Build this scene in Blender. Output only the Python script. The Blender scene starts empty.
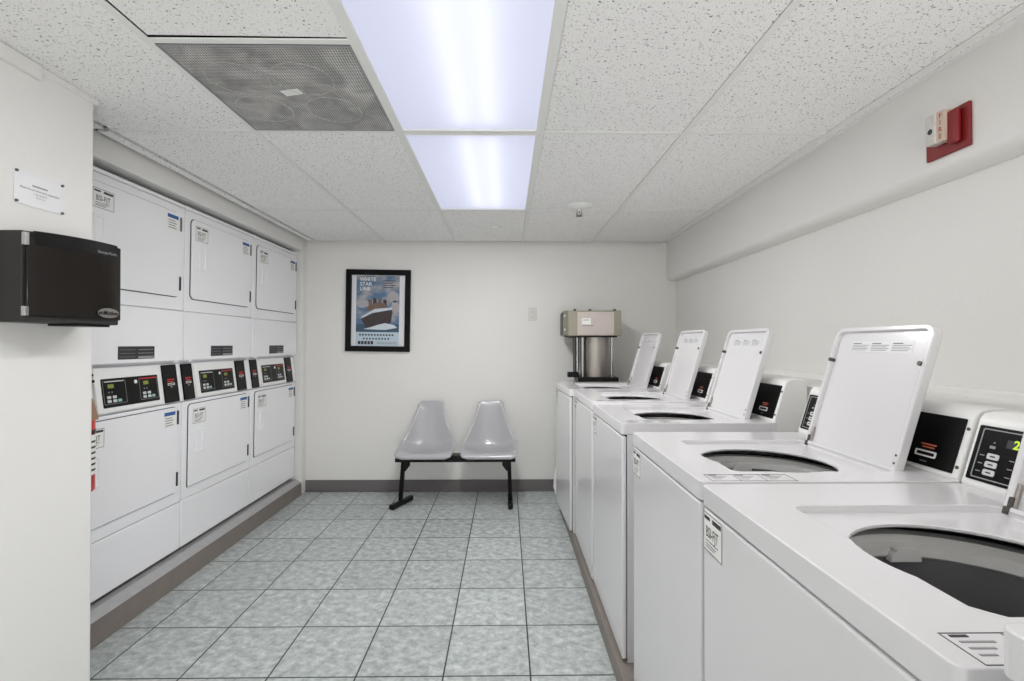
import bpy, bmesh, math, random
from mathutils import Matrix, Vector
random.seed(4)
S = bpy.context.scene
COL = S.collection
PI = math.pi

# ------------------------------------------------------------------ camera, light, exposure
FPX = 487.0
YAW = math.atan(6.0 / FPX)
cam_d = bpy.data.cameras.new('camera')
cam = bpy.data.objects.new('camera', cam_d); COL.objects.link(cam); S.camera = cam
cam_d.sensor_fit = 'HORIZONTAL'; cam_d.sensor_width = 36.0
cam_d.lens = 36.0 * FPX / 1024.0
cam_d.clip_start = 0.02
CH = 1.30
cam.location = (0, 0, CH)
cam.rotation_euler = (PI / 2 + math.atan(3.5 / FPX), 0, -YAW)

w = bpy.data.worlds.new('world'); S.world = w; w.use_nodes = True
w.node_tree.nodes['Background'].inputs[0].default_value = (0.9, 0.95, 1.0, 1)
w.node_tree.nodes['Background'].inputs[1].default_value = 0.05
S.view_settings.view_transform = 'Standard'
S.view_settings.look = 'None'
S.view_settings.gamma = 1.0
S.view_settings.exposure = 0.46
S.view_settings.use_curve_mapping = False
try:
    S.cycles.use_denoising = True
    S.cycles.max_bounces = 10
    S.cycles.diffuse_bounces = 7
    S.cycles.transmission_bounces = 4
    S.cycles.sample_clamp_indirect = 4.0
    S.cycles.caustics_reflective = False
    S.cycles.caustics_refractive = False
except Exception:
    pass

def area(name, loc, sx, sy, power, rot=(0, 0, 0), col=(1, 0.99, 0.97)):
    d = bpy.data.lights.new(name, 'AREA'); d.shape = 'RECTANGLE'; d.size = sx; d.size_y = sy
    d.energy = power; d.color = col
    o = bpy.data.objects.new(name, d); COL.objects.link(o); o.location = loc; o.rotation_euler = rot
    return o
# lamps of the ceiling troffers: two in view, two unseen ones added behind the camera for brightness
for ly, LP in ((2.684, 13.2), (1.47, 7.0), (.25, .6), (-.96, .6)):
    area('troffer_and_fill_lamp', (-.125, ly, 2.198), .17, 1.04, LP)
# unseen fill lamp added in front of the rear wall to brighten the room
area('rear_fill_lamp', (.75, -2.45, .8), 1.4, 1.2, 78.0, (PI / 2 + .85, 0, .12), (1, 0.985, 0.99))

# ------------------------------------------------------------------ materials
def newmat(name):
    m = bpy.data.materials.new(name); m.use_nodes = True
    return m, m.node_tree.nodes, m.node_tree.links, m.node_tree.nodes['Principled BSDF']
def lin(c):
    return tuple(((x / 255.) / 12.92 if x / 255. <= .04045 else ((x / 255. + .055) / 1.055) ** 2.4) for x in c)
def mat(name, rgb, rough=.5, metal=0., noise=0., nscale=8., bump=0., bscale=60., coat=0., emit=0., spec=.5, stretch=None):
    m, N, L, b = newmat(name)
    c = lin(rgb)
    b.inputs['Base Color'].default_value = (*c, 1)
    b.inputs['Roughness'].default_value = rough
    b.inputs['Metallic'].default_value = metal
    b.inputs['Specular IOR Level'].default_value = spec
    b.inputs['Coat Weight'].default_value = coat
    tc = N.new('ShaderNodeTexCoord')
    src = tc.outputs['Object']
    if stretch:
        mp = N.new('ShaderNodeMapping'); mp.inputs['Scale'].default_value = stretch
        L.new(src, mp.inputs[0]); src = mp.outputs[0]
    n = N.new('ShaderNodeTexNoise'); n.inputs['Scale'].default_value = nscale; n.inputs['Detail'].default_value = 5
    L.new(src, n.inputs['Vector'])
    r = N.new('ShaderNodeMapRange')
    r.inputs['To Min'].default_value = 1 - noise; r.inputs['To Max'].default_value = 1 + noise
    L.new(n.outputs['Fac'], r.inputs['Value'])
    mx = N.new('ShaderNodeVectorMath'); mx.operation = 'MULTIPLY'
    mx.inputs[0].default_value = c
    L.new(r.outputs[0], mx.inputs[1]); L.new(mx.outputs[0], b.inputs['Base Color'])
    if bump:
        n2 = N.new('ShaderNodeTexNoise'); n2.inputs['Scale'].default_value = bscale; n2.inputs['Detail'].default_value = 4
        L.new(src, n2.inputs['Vector'])
        bp = N.new('ShaderNodeBump'); bp.inputs['Strength'].default_value = bump; bp.inputs['Distance'].default_value = .004
        L.new(n2.outputs['Fac'], bp.inputs['Height']); L.new(bp.outputs[0], b.inputs['Normal'])
    if emit:
        b.inputs['Emission Color'].default_value = (*c, 1); b.inputs['Emission Strength'].default_value = emit
    return m

M = {}
M['wall'] = mat('painted_wall', (231, 230, 227), .45, noise=.025, nscale=2.5, bump=.25, bscale=35)
M['enamel'] = mat('white_enamel', (222, 221, 223), .22, noise=.01, nscale=3, coat=.3)
M['enamel_d'] = mat('dryer_enamel', (240, 240, 243), .28, noise=.01, nscale=3, coat=.15)
M['plastic'] = mat('white_plastic', (236, 236, 234), .35, noise=.01)
M['greyplastic'] = mat('pale_grey_plastic', (216, 216, 214), .4, noise=.02)
M['seam'] = mat('seam_shadow_rubber', (58, 58, 60), .7)
M['black'] = mat('black_panel', (8, 8, 8), .3, spec=.2, noise=.05)
M['blackmetal'] = mat('black_metal', (9, 9, 10), .4, spec=.25, noise=.1)
M['darkgap'] = mat('dark_cavity', (12, 12, 12), .9)
M['white'] = mat('white_print', (235, 235, 232), .5)
M['grey'] = mat('grey_print', (150, 150, 152), .5)
M['midgrey'] = mat('mid_grey_print', (110, 110, 112), .5)
M['dkprint'] = mat('dark_print', (45, 45, 48), .5)
M['red'] = mat('red_print', (190, 40, 36), .5)
M['salmon'] = mat('orange_print', (215, 110, 90), .5)
M['blue'] = mat('blue_print', (40, 92, 150), .5)
M['green'] = mat('green_display', (170, 200, 40), .5, emit=.5)
M['olivedisp'] = mat('dim_green_display', (120, 130, 50), .4, emit=.15)
M['btn'] = mat('pale_button', (205, 208, 206), .5)
M['tealbtn'] = mat('teal_button', (150, 190, 180), .5)
M['steel'] = mat('brushed_steel', (176, 170, 164), .32, metal=.85, noise=.08, nscale=20, stretch=(1, 1, .05))
M['steelpink'] = mat('satin_steel_panel', (196, 186, 180), .5, metal=.15, noise=.04)
M['olive'] = mat('bronze_steel', (150, 147, 132), .45, metal=.4, noise=.08)
M['chrome'] = mat('chrome', (190, 190, 190), .2, metal=1)
M['screw'] = mat('screw_metal', (90, 86, 82), .4, metal=.6)
M['drum'] = mat('washer_drum_steel', (128, 128, 130), .45, metal=.3, noise=.08)
M['chair'] = mat('grey_fibreglass', (176, 176, 180), .25, noise=.02, coat=.3)
M['taupe'] = mat('taupe_vinyl_base', (126, 118, 112), .5, noise=.12, nscale=14)
M['basegrey'] = mat('grey_vinyl_base', (108, 104, 104), .5, noise=.06)
M['concrete'] = mat('grey_curb_top', (168, 168, 169), .7, noise=.15, nscale=25, bump=.3)
M['tbar'] = mat('ceiling_t_bar', (236, 236, 233), .6, noise=.02)
M['alarmred'] = mat('alarm_red', (128, 26, 28), .4, noise=.03)
M['extred'] = mat('extinguisher_red', (200, 20, 22), .3)
M['tan'] = mat('tan_card', (150, 120, 96), .7)
M['clear'] = mat('frosted_strobe_lens', (206, 204, 198), .15, noise=.2, nscale=60, coat=1)
M['beige'] = mat('strobe_housing', (205, 190, 172), .4)
M['dispbody'] = mat('dispenser_grey_body', (48, 47, 45), .5, spec=.3)
M['smoke'] = mat('smoked_cover', (22, 17, 14), .2, noise=.2, nscale=5, spec=.3)
M['paper'] = mat('laminated_paper', (226, 227, 230), .3, noise=.01)
M['frameblack'] = mat('black_frame', (7, 7, 7), .4, spec=.2)
M['outlet'] = mat('outlet_plate', (214, 214, 206), .4)
M['brass'] = mat('sprinkler_metal', (120, 112, 105), .35, metal=.7)

# ceiling tile
def ceiling_mat():
    m, N, L, b = newmat('fissured_ceiling_tile')
    b.inputs['Roughness'].default_value = .9
    b.inputs['Specular IOR Level'].default_value = .1
    tc = N.new('ShaderNodeTexCoord')
    def spots(scale, lo, hi, off):
        mp = N.new('ShaderNodeMapping'); mp.inputs['Location'].default_value = off
        L.new(tc.outputs['Object'], mp.inputs[0])
        n = N.new('ShaderNodeTexNoise'); n.inputs['Scale'].default_value = scale; n.inputs['Detail'].default_value = 2.5
        n.inputs['Roughness'].default_value = .6
        L.new(mp.outputs[0], n.inputs['Vector'])
        r = N.new('ShaderNodeMapRange'); r.inputs['From Min'].default_value = lo; r.inputs['From Max'].default_value = hi
        L.new(n.outputs['Fac'], r.inputs['Value'])
        return r.outputs[0]
    a = spots(115, .618, .68, (0, 0, 0))
    c = spots(230, .63, .72, (3.3, 1.7, 0))
    mxx = N.new('ShaderNodeMath'); mxx.operation = 'MAXIMUM'; L.new(a, mxx.inputs[0]); L.new(c, mxx.inputs[1])
    mix = N.new('ShaderNodeMixRGB')
    mix.inputs[1].default_value = (*lin((247, 246, 245)), 1)
    mix.inputs[2].default_value = (*lin((118, 114, 111)), 1)
    L.new(mxx.outputs[0], mix.inputs[0]); L.new(mix.outputs[0], b.inputs['Base Color'])
    iv = N.new('ShaderNodeMath'); iv.operation = 'SUBTRACT'; iv.inputs[0].default_value = 1; L.new(mxx.outputs[0], iv.inputs[1])
    bp = N.new('ShaderNodeBump'); bp.inputs['Strength'].default_value = .5; bp.inputs['Distance'].default_value = .003
    L.new(iv.outputs[0], bp.inputs['Height']); L.new(bp.outputs[0], b.inputs['Normal'])
    return m
M['tile'] = ceiling_mat()

TS = 0.3415
def floor_mat():
    m, N, L, b = newmat('green_grey_floor_tile')
    tc = N.new('ShaderNodeTexCoord')
    mp = N.new('ShaderNodeMapping')
    mp.inputs['Location'].default_value = (-0.096 + 20 * TS, -1.918 + 20 * TS, 0)
    L.new(tc.outputs['Object'], mp.inputs[0])
    bk = N.new('ShaderNodeTexBrick'); bk.offset = 0; bk.squash = 1
    bk.inputs['Scale'].default_value = 1; bk.inputs['Mortar Size'].default_value = .0034
    bk.inputs['Mortar Smooth'].default_value = .1
    bk.inputs['Brick Width'].default_value = TS; bk.inputs['Row Height'].default_value = TS
    bk.inputs['Color1'].default_value = (.9, .9, .9, 1); bk.inputs['Color2'].default_value = (1.06, 1.06, 1.06, 1)
    L.new(mp.outputs[0], bk.inputs['Vector'])
    sn = N.new('ShaderNodeVectorMath'); sn.operation = 'SNAP'; sn.inputs[1].default_value = (TS, TS, 1)
    L.new(mp.outputs[0], sn.inputs[0])
    sc = N.new('ShaderNodeVectorMath'); sc.operation = 'MULTIPLY'; sc.inputs[1].default_value = (7.3, 5.1, 0)
    L.new(sn.outputs[0], sc.inputs[0])
    ad = N.new('ShaderNodeVectorMath'); ad.operation = 'ADD'; L.new(mp.outputs[0], ad.inputs[0]); L.new(sc.outputs[0], ad.inputs[1])
    st = N.new('ShaderNodeMapping'); st.inputs['Scale'].default_value = (1, 1.15, 1); st.inputs['Rotation'].default_value = (0, 0, .5)
    L.new(ad.outputs[0], st.inputs[0])
    n1 = N.new('ShaderNodeTexNoise'); n1.inputs['Scale'].default_value = 24; n1.inputs['Detail'].default_value = 7; n1.inputs['Roughness'].default_value = .68
    n1.inputs['Distortion'].default_value = .15
    L.new(st.outputs[0], n1.inputs['Vector'])
    cr = N.new('ShaderNodeValToRGB')
    e = cr.color_ramp.elements
    e[0].position = .3; e[0].color = (*lin((140, 147, 146)), 1)
    e[1].position = .72; e[1].color = (*lin((214, 218, 217)), 1)
    k = e.new(.5); k.color = (*lin((176, 183, 182)), 1)
    L.new(n1.outputs['Fac'], cr.inputs[0])
    mu = N.new('ShaderNodeMixRGB'); mu.blend_type = 'MULTIPLY'; mu.inputs[0].default_value = 1
    L.new(cr.outputs[0], mu.inputs[1]); L.new(bk.outputs['Color'], mu.inputs[2])
    mx = N.new('ShaderNodeMixRGB'); mx.inputs[2].default_value = (*lin((54, 60, 58)), 1)
    L.new(bk.outputs['Fac'], mx.inputs[0]); L.new(mu.outputs[0], mx.inputs[1])
    L.new(mx.outputs[0], b.inputs['Base Color'])
    b.inputs['Roughness'].default_value = .38
    b.inputs['Specular IOR Level'].default_value = .35
    bp = N.new('ShaderNodeBump'); bp.inputs['Strength'].default_value = .4; bp.inputs['Distance'].default_value = .002; bp.invert = True
    L.new(bk.outputs['Fac'], bp.inputs['Height']); L.new(bp.outputs[0], b.inputs['Normal'])
    return m
M['floor'] = floor_mat()

def grille_mat():
    m, N, L, b = newmat('perforated_grille')
    tc = N.new('ShaderNodeTexCoord')
    sx = N.new('ShaderNodeSeparateXYZ'); L.new(tc.outputs['Object'], sx.inputs[0])
    def wave(out, per):
        a = N.new('ShaderNodeMath'); a.operation = 'MULTIPLY'; a.inputs[1].default_value = 2 * PI / per; L.new(out, a.inputs[0])
        s = N.new('ShaderNodeMath'); s.operation = 'SINE'; L.new(a.outputs[0], s.inputs[0]); return s.outputs[0]
    wx = wave(sx.outputs['X'], .0085); wy = wave(sx.outputs['Y'], .0085)
    mu = N.new('ShaderNodeMath'); mu.operation = 'ADD'; L.new(wx, mu.inputs[0]); L.new(wy, mu.inputs[1])
    r = N.new('ShaderNodeMapRange'); r.inputs['From Min'].default_value = -.2; r.inputs['From Max'].default_value = .6
    L.new(mu.outputs[0], r.inputs['Value'])
    n = N.new('ShaderNodeTexNoise'); n.inputs['Scale'].default_value = 7; n.inputs['Detail'].default_value = 6; n.inputs['Distortion'].default_value = 1.2
    L.new(tc.outputs['Object'], n.inputs['Vector'])
    cr = N.new('ShaderNodeValToRGB'); e = cr.color_ramp.elements
    e[0].position = .3; e[0].color = (*lin((150, 148, 146)), 1); e[1].position = .7; e[1].color = (*lin((226, 224, 221)), 1)
    L.new(n.outputs['Fac'], cr.inputs[0])
    mx = N.new('ShaderNodeMixRGB'); mx.inputs[2].default_value = (*lin((98, 97, 96)), 1)
    L.new(r.outputs[0], mx.inputs[0]); L.new(cr.outputs[0], mx.inputs[1]); L.new(mx.outputs[0], b.inputs['Base Color'])
    b.inputs['Roughness'].default_value = .6
    return m
M['grille'] = grille_mat()

def diffuser_mat():
    m, N, L, b = newmat('acrylic_diffuser')
    out = N['Material Output']
    N.remove(b)
    tr = N.new('ShaderNodeBsdfTranslucent'); tr.inputs[0].default_value = (.66, .67, .72, 1)
    em = N.new('ShaderNodeEmission'); em.inputs[0].default_value = (.86, .88, 1.0, 1); em.inputs[1].default_value = DIFF_E
    ad = N.new('ShaderNodeAddShader'); L.new(tr.outputs[0], ad.inputs[0]); L.new(em.outputs[0], ad.inputs[1])
    L.new(ad.outputs[0], out.inputs[0])
    return m
DIFF_E = .2
M['diffuser'] = diffuser_mat()
def emis(name, col, s):
    m, N, L, b = newmat(name); out = N['Material Output']; N.remove(b)
    e = N.new('ShaderNodeEmission'); e.inputs[0].default_value = (*col, 1); e.inputs[1].default_value = s
    L.new(e.outputs[0], out.inputs[0]); return m
M['tube'] = emis('fluorescent_tube', (1, .99, .97), 1.9)
M['troffer'] = mat('troffer_white', (235, 235, 238), .5)

def poster_mat():
    m, N, L, b = newmat('poster_sky_print')
    tc = N.new('ShaderNodeTexCoord')
    mp = N.new('ShaderNodeMapping'); mp.inputs['Scale'].default_value = (1, 1, 1.6); L.new(tc.outputs['Object'], mp.inputs[0])
    n = N.new('ShaderNodeTexNoise'); n.inputs['Scale'].default_value = 7; n.inputs['Detail'].default_value = 4
    L.new(mp.outputs[0], n.inputs['Vector'])
    cr = N.new('ShaderNodeValToRGB'); e = cr.color_ramp.elements
    e[0].position = .44; e[0].color = (*lin((84, 116, 148)), 1); e[1].position = .68; e[1].color = (*lin((186, 180, 178)), 1)
    L.new(n.outputs['Fac'], cr.inputs[0]); L.new(cr.outputs[0], b.inputs['Base Color']); b.inputs['Roughness'].default_value = .5
    return m
M['sky_print'] = poster_mat()
M['sea_print'] = mat('sea_print', (58, 84, 108), .5, noise=.4, nscale=40)
M['foam_print'] = mat('foam_print', (205, 214, 222), .5, noise=.1, nscale=50)
M['hull_print'] = mat('hull_print', (62, 52, 54), .5, noise=.3, nscale=60)
M['funnel_print'] = mat('funnel_print', (118, 96, 82), .5, noise=.4, nscale=60)
M['pale_blue_print'] = mat('pale_caption_print', (190, 208, 220), .5)

# ------------------------------------------------------------------ geometry helpers
def frame(origin, right, up):
    r = Vector(right).normalized(); u = Vector(up).normalized(); n = r.cross(u)
    m = Matrix((( r.x, u.x, n.x, origin[0]), (r.y, u.y, n.y, origin[1]), (r.z, u.z, n.z, origin[2]), (0, 0, 0, 1)))
    return m
I4 = Matrix.Identity(4)
def rrect(x0, x1, y0, y1, r, seg=5):
    """rounded rectangle, r may be one radius or four (bl, br, tr, tl)"""
    if not isinstance(r, (tuple, list)): r = (r,) * 4
    pts = []
    for (cx, cy, a0, rr) in ((x0, y0, 180, r[0]), (x1, y0, 270, r[1]), (x1, y1, 0, r[2]), (x0, y1, 90, r[3])):
        ccx = cx + (rr if cx == x0 else -rr); ccy = cy + (rr if cy == y0 else -rr)
        if rr <= 1e-6: pts.append((cx, cy)); continue
        for k in range(seg + 1):
            a = math.radians(a0 + 90 * k / seg); pts.append((ccx + rr * math.cos(a), ccy + rr * math.sin(a)))
    return pts

class MB:
    def __init__(s): s.bm = bmesh.new(); s.mats = []
    def mi(s, m):
        if m not in s.mats: s.mats.append(m)
        return s.mats.index(m)
    def box(s, x0, x1, y0, y1, z0, z1, m, F=I4):
        v = [s.bm.verts.new(F @ Vector(p)) for p in ((x0, y0, z0), (x1, y0, z0), (x1, y1, z0), (x0, y1, z0), (x0, y0, z1), (x1, y0, z1), (x1, y1, z1), (x0, y1, z1))]
        k = s.mi(m)
        for q in ((0, 3, 2, 1), (4, 5, 6, 7), (0, 1, 5, 4), (1, 2, 6, 5), (2, 3, 7, 6), (3, 0, 4, 7)):
            s.bm.faces.new([v[i] for i in q]).material_index = k
        return s
    def prism(s, pts, c0, c1, m, F=I4):
        """polygon in frame xy, from depth c0 to c1"""
        k = s.mi(m)
        a = [s.bm.verts.new(F @ Vector((p[0], p[1], c0))) for p in pts]
        b = [s.bm.verts.new(F @ Vector((p[0], p[1], c1))) for p in pts]
        n = len(pts)
        s.bm.faces.new(a[::-1]).material_index = k; s.bm.faces.new(b).material_index = k
        for i in range(n):
            j = (i + 1) % n
            s.bm.faces.new((a[i], a[j], b[j], b[i])).material_index = k
        return s
    def ring(s, outer, inner, c0, c1, m, F=I4):
        k = s.mi(m); n = len(outer)
        V = lambda pts, c: [s.bm.verts.new(F @ Vector((p[0], p[1], c))) for p in pts]
        oa, ob, ia, ib = V(outer, c0), V(outer, c1), V(inner, c0), V(inner, c1)
        for i in range(n):
            j = (i + 1) % n
            for q in ((oa[i], oa[j], ob[j], ob[i]), (ia[j], ia[i], ib[i], ib[j]), (ob[i], ob[j], ib[j], ib[i]), (oa[j], oa[i], ia[i], ia[j])):
                s.bm.faces.new(q).material_index = k
        return s
    def lathe(s, prof, m, F=I4, seg=48, a0=0., a1=360.):
        """profile (r, h) revolved about the frame z axis"""
        k = s.mi(m); full = abs(a1 - a0 - 360) < 1e-6
        cols = seg if full else seg + 1
        R = []
        for i in range(cols):
            a = math.radians(a0 + (a1 - a0) * i / seg)
            R.append([s.bm.verts.new(F @ Vector((r * math.cos(a), r * math.sin(a), h))) for r, h in prof])
        for i in range(seg):
            A, B = R[i], R[(i + 1) % cols]
            for j in range(len(prof) - 1):
                try: s.bm.faces.new((A[j], B[j], B[j + 1], A[j + 1])).material_index = k
                except ValueError: pass
        return s
    def cyl(s, r, h0, h1, m, F=I4, seg=24, r1=None):
        r1 = r if r1 is None else r1
        k = s.mi(m)
        a = [s.bm.verts.new(F @ Vector((r * math.cos(2 * PI * i / seg), r * math.sin(2 * PI * i / seg), h0))) for i in range(seg)]
        b = [s.bm.verts.new(F @ Vector((r1 * math.cos(2 * PI * i / seg), r1 * math.sin(2 * PI * i / seg), h1))) for i in range(seg)]
        s.bm.faces.new(a[::-1]).material_index = k; s.bm.faces.new(b).material_index = k
        for i in range(seg):
            j = (i + 1) % seg
            s.bm.faces.new((a[i], a[j], b[j], b[i])).material_index = k
        return s
    def bar(s, p, q, w, h, m, up=(0, 0, 1)):
        p = Vector(p); q = Vector(q); d = q - p; z = d.normalized(); x = Vector(up).cross(z)
        if x.length < 1e-4: x = Vector((1, 0, 0))
        x.normalize(); y = z.cross(x)
        F = Matrix(((x.x, y.x, z.x, p.x), (x.y, y.y, z.y, p.y), (x.z, y.z, z.z, p.z), (0, 0, 0, 1)))
        return s.box(-w / 2, w / 2, -h / 2, h / 2, 0, d.length, m, F)
    def tube(s, pts, r, m, seg=10):
        k = s.mi(m); pts = [Vector(p) for p in pts]; prev = None; rings = []
        up = Vector((0, 0, 1))
        for i, p in enumerate(pts):
            d = (pts[min(i + 1, len(pts) - 1)] - pts[max(i - 1, 0)]).normalized()
            x = up.cross(d)
            if x.length < 1e-3: x = Vector((1, 0, 0))
            x.normalize(); y = d.cross(x)
            rings.append([s.bm.verts.new(p + r * (math.cos(2 * PI * j / seg) * x + math.sin(2 * PI * j / seg) * y)) for j in range(seg)])
        for A, B in zip(rings, rings[1:]):
            for j in range(seg):
                s.bm.faces.new((A[j], A[(j + 1) % seg], B[(j + 1) % seg], B[j])).material_index = k
        s.bm.faces.new(rings[0][::-1]).material_index = k; s.bm.faces.new(rings[-1]).material_index = k
        return s
    def text(s, txt, x, y, size, m, F=I4, c=.0006, sx=1., align='CENTER', bold=0.):
        """real lettering, laid on the frame at x, y (centre of the line)"""
        cu = bpy.data.curves.new('t', 'FONT'); cu.body = txt; cu.size = size; cu.align_x = align; cu.align_y = 'CENTER'
        cu.offset = bold; cu.resolution_u = 2
        o = bpy.data.objects.new('t', cu); COL.objects.link(o)
        dg = bpy.context.evaluated_depsgraph_get(); dg.update()
        me = bpy.data.meshes.new_from_object(o.evaluated_get(dg))
        k = s.mi(m)
        vs = [s.bm.verts.new(F @ Vector((x + v.co.x * sx, y + v.co.y, c))) for v in me.vertices]
        for p in me.polygons:
            try: s.bm.faces.new([vs[i] for i in p.vertices]).material_index = k
            except ValueError: pass
        bpy.data.objects.remove(o); bpy.data.curves.remove(cu); bpy.data.meshes.remove(me)
        return s
    def build(s, name, parent=None, smooth=False, bevel=0., seg=2, fixn=True):
        if fixn: bmesh.ops.recalc_face_normals(s.bm, faces=s.bm.faces)
        me = bpy.data.meshes.new(name); s.bm.to_mesh(me); s.bm.free()
        for m in s.mats: me.materials.append(m)
        o = bpy.data.objects.new(name, me); COL.objects.link(o)
        if parent: o.parent = parent
        if smooth or bevel:
            for p in me.polygons: p.use_smooth = True
        if bevel:
            b = o.modifiers.new('bevel', 'BEVEL'); b.width = bevel; b.segments = seg; b.limit_method = 'ANGLE'; b.angle_limit = math.radians(35)
        if smooth or bevel:
            me.set_sharp_from_angle(angle=math.radians(40))
        return o

def empty(name, loc, label, cat, group=None, rz=0.):
    o = bpy.data.objects.new(name, None); COL.objects.link(o); o.location = loc; o.rotation_euler = (0, 0, rz)
    o.empty_display_size = .05
    tag(o, label, cat, group); return o
def tag(o, label, cat, group=None):
    o['label'] = label; o['category'] = cat
    if group: o['group'] = group
    return o
def struct(o): o['kind'] = 'structure'; return o
def copy_tree(o, parent=None):
    c = o.copy(); COL.objects.link(c)
    if parent: c.parent = parent
    for ch in list(o.children): copy_tree(ch, c)
    return c
def carve(o, cutters):
    """subtract cutter objects, keep the result as plain mesh data"""
    for c in cutters:
        md = o.modifiers.new('cut', 'BOOLEAN'); md.operation = 'DIFFERENCE'; md.object = c; md.solver = 'EXACT'
    dg = bpy.context.evaluated_depsgraph_get(); dg.update()
    me = bpy.data.meshes.new_from_object(o.evaluated_get(dg))
    o.modifiers.clear(); o.data = me
    for c in cutters: bpy.data.objects.remove(c)
    return o

# ------------------------------------------------------------------ room
RH = 2.205            # ceiling height
BW = 4.33             # back wall
LX = -1.767           # left wall / bulkhead plane
PX = -1.52            # near-left partition plane
RX = 1.52             # right wall, below the bulkhead
RB = 1.437            # right bulkhead plane
REAR = -2.6
DX = -1.80            # dryer fronts

struct(MB().box(-2.7, 1.75, REAR - .1, BW + .1, -.06, 0, M['floor']).build('floor'))
struct(MB().box(-2.7, 1.75, BW, BW + .1, 0, RH + .25, M['wall']).build('wall_back'))
struct(MB().box(RX, RX + .15, REAR, BW, 0, RH + .25, M['wall']).build('wall_right', bevel=.0))
struct(MB().box(-2.7, 1.75, REAR - .1, REAR, 0, RH + .25, M['wall']).build('wall_rear'))
# near-left partition
struct(MB().box(PX - .30, PX, REAR, 1.812, 0, RH + .02, M['wall']).build('wall_partition', bevel=.008))
struct(MB().box(PX - .28, PX + .012, REAR, 1.60, RH - .05, RH + .001, M['wall']).box(PX - .28, PX + .006, 1.60, 1.825, RH - .022, RH + .001, M['wall']).build('trim_1', bevel=.004))
# left wall: pier beside the dryers, bulkhead over them, back of the alcove
struct(MB().box(-2.6, LX, 4.238, BW, 0, RH + .02, M['wall']).build('wall_left', bevel=.004))
struct(MB().box(-2.6, LX, 1.79, 4.238, CH + .808, RH + .02, M['wall']).build('wall_left_bulkhead', bevel=.004))
struct(MB().box(-2.7, -2.6, 1.2, 4.4, 0, RH, M['wall']).build('wall_alcove'))
# right bulkhead with a rounded lower edge
bh = [(RB, CH + .95), (RB, CH + .60)]
for k in range(7):
    a = PI + (PI / 2) * k / 6
    bh.append((RB + .05 + .05 * math.cos(a), CH + .592 + .03 * math.sin(a)))
bh += [(RX + .01, CH + .555), (RX + .01, CH + .95)]
Fy = frame((0, BW, 0), (1, 0, 0), (0, 0, 1))      # z of the frame runs toward -y
struct(MB().prism(bh, 0, BW - REAR, M['wall'], Fy).build('wall_right_bulkhead', smooth=True))
# low ledge on the right wall behind the washers
struct(MB().box(1.20, RX + .01, REAR, BW, .0, CH - .165, M['wall']).box(RX - .05, RX + .01, REAR, BW, CH - .17, CH - .140, M['wall']).build('trim_2', bevel=.006))
# base trims
struct(MB().box(LX, RX, BW - .012, BW, 0, .1, M['basegrey']).box(LX, RX, BW - .022, BW, 0, .014, M['basegrey']).build('baseboard_back', bevel=.003))
# curb below the dryers: taupe face, sloping grey top
cb = [(-1.763, 0), (-1.768, .106), (-1.815, .132), (-2.5, .132), (-2.5, 0)]
o = MB().prism([(p[0], p[1]) for p in cb], 0, 4.235 - 1.5, M['taupe'], frame((0, 4.235, 0), (1, 0, 0), (0, 0, 1)))
ob = o.build('trim_3')
ob.data.materials.append(M['concrete'])
for p in ob.data.polygons:
    if p.normal.z > .3: p.material_index = 1
struct(ob)
# platform below the washers
struct(MB().box(.425, 1.19, -.4, 3.86, 0, .078, M['taupe']).build('trim_4', bevel=.004))

# ceiling: tiles on a T grid
GX = [-1.68, -1.07, -.459, .152, .768, 1.385]
cl = MB()
def tile(x0, x1, y0, y1, dz=0.):
    g = .011
    cl.box(x0 + g * 1.19, x1 - g * 1.19, y0 + g * 1.05, y1 - g * 1.05, RH + .002 + dz, RH + .018 + dz, M['tile'])
YR = [REAR, -1.57, -.36, .86, 2.079, 3.289, BW]
for i in range(len(YR) - 1):
    y0, y1 = YR[i], YR[i + 1]
    for j in range(-1, 6):
        x0 = (-2.3 if i < 4 else LX + .014) if j < 0 else GX[j]; x1 = GX[j + 1] if j < 5 else RX
        if j == 2 and i in (1, 2, 3, 4) : continue            # troffers and openings at the added rear lamps
        if j == 1 and i == 3:
            cl.prism([(x0 + .020, y0 + .005), (x1 - .008, y0 + .005), (x1 - .006, 1.459 - .016), (x0 + .016, 1.459 - .021)], RH + .004, RH + .02, M['tile']); continue
        tile(x0, x1, y0, y1 - (.03 if i == 5 else 0))
struct(cl.build('ceiling'))
struct(MB().box(-2.7, 1.75, REAR, BW, RH + .22, RH + .25, M['darkgap']).build('ceiling_plenum'))
tb = MB()
H0, H1 = RH - .0015, RH + .003
hw = .0115
for x in GX:
    if x > -1.6: tb.box(x - hw, x + hw, REAR, BW, H0, H1, M['tbar'])
for y in YR[1:-1]:
    for a, b in zip([-1.68] + GX[1:], GX[1:] + [RB]):
        tb.box(a + hw, b - hw if b != RB else RB, y - hw * .8, y + hw * .8, H0 + .0005, H1, M['tbar'])
tb.box(GX[1] + hw, GX[2] - hw, 1.459 - hw, 1.459 + hw, H0 + .0005, H1, M['tbar'])
tb.box(RB - .022, RB, REAR, BW, H0 - .001, H1, M['tbar'])
struct(tb.build('ceiling_grid'))

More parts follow.
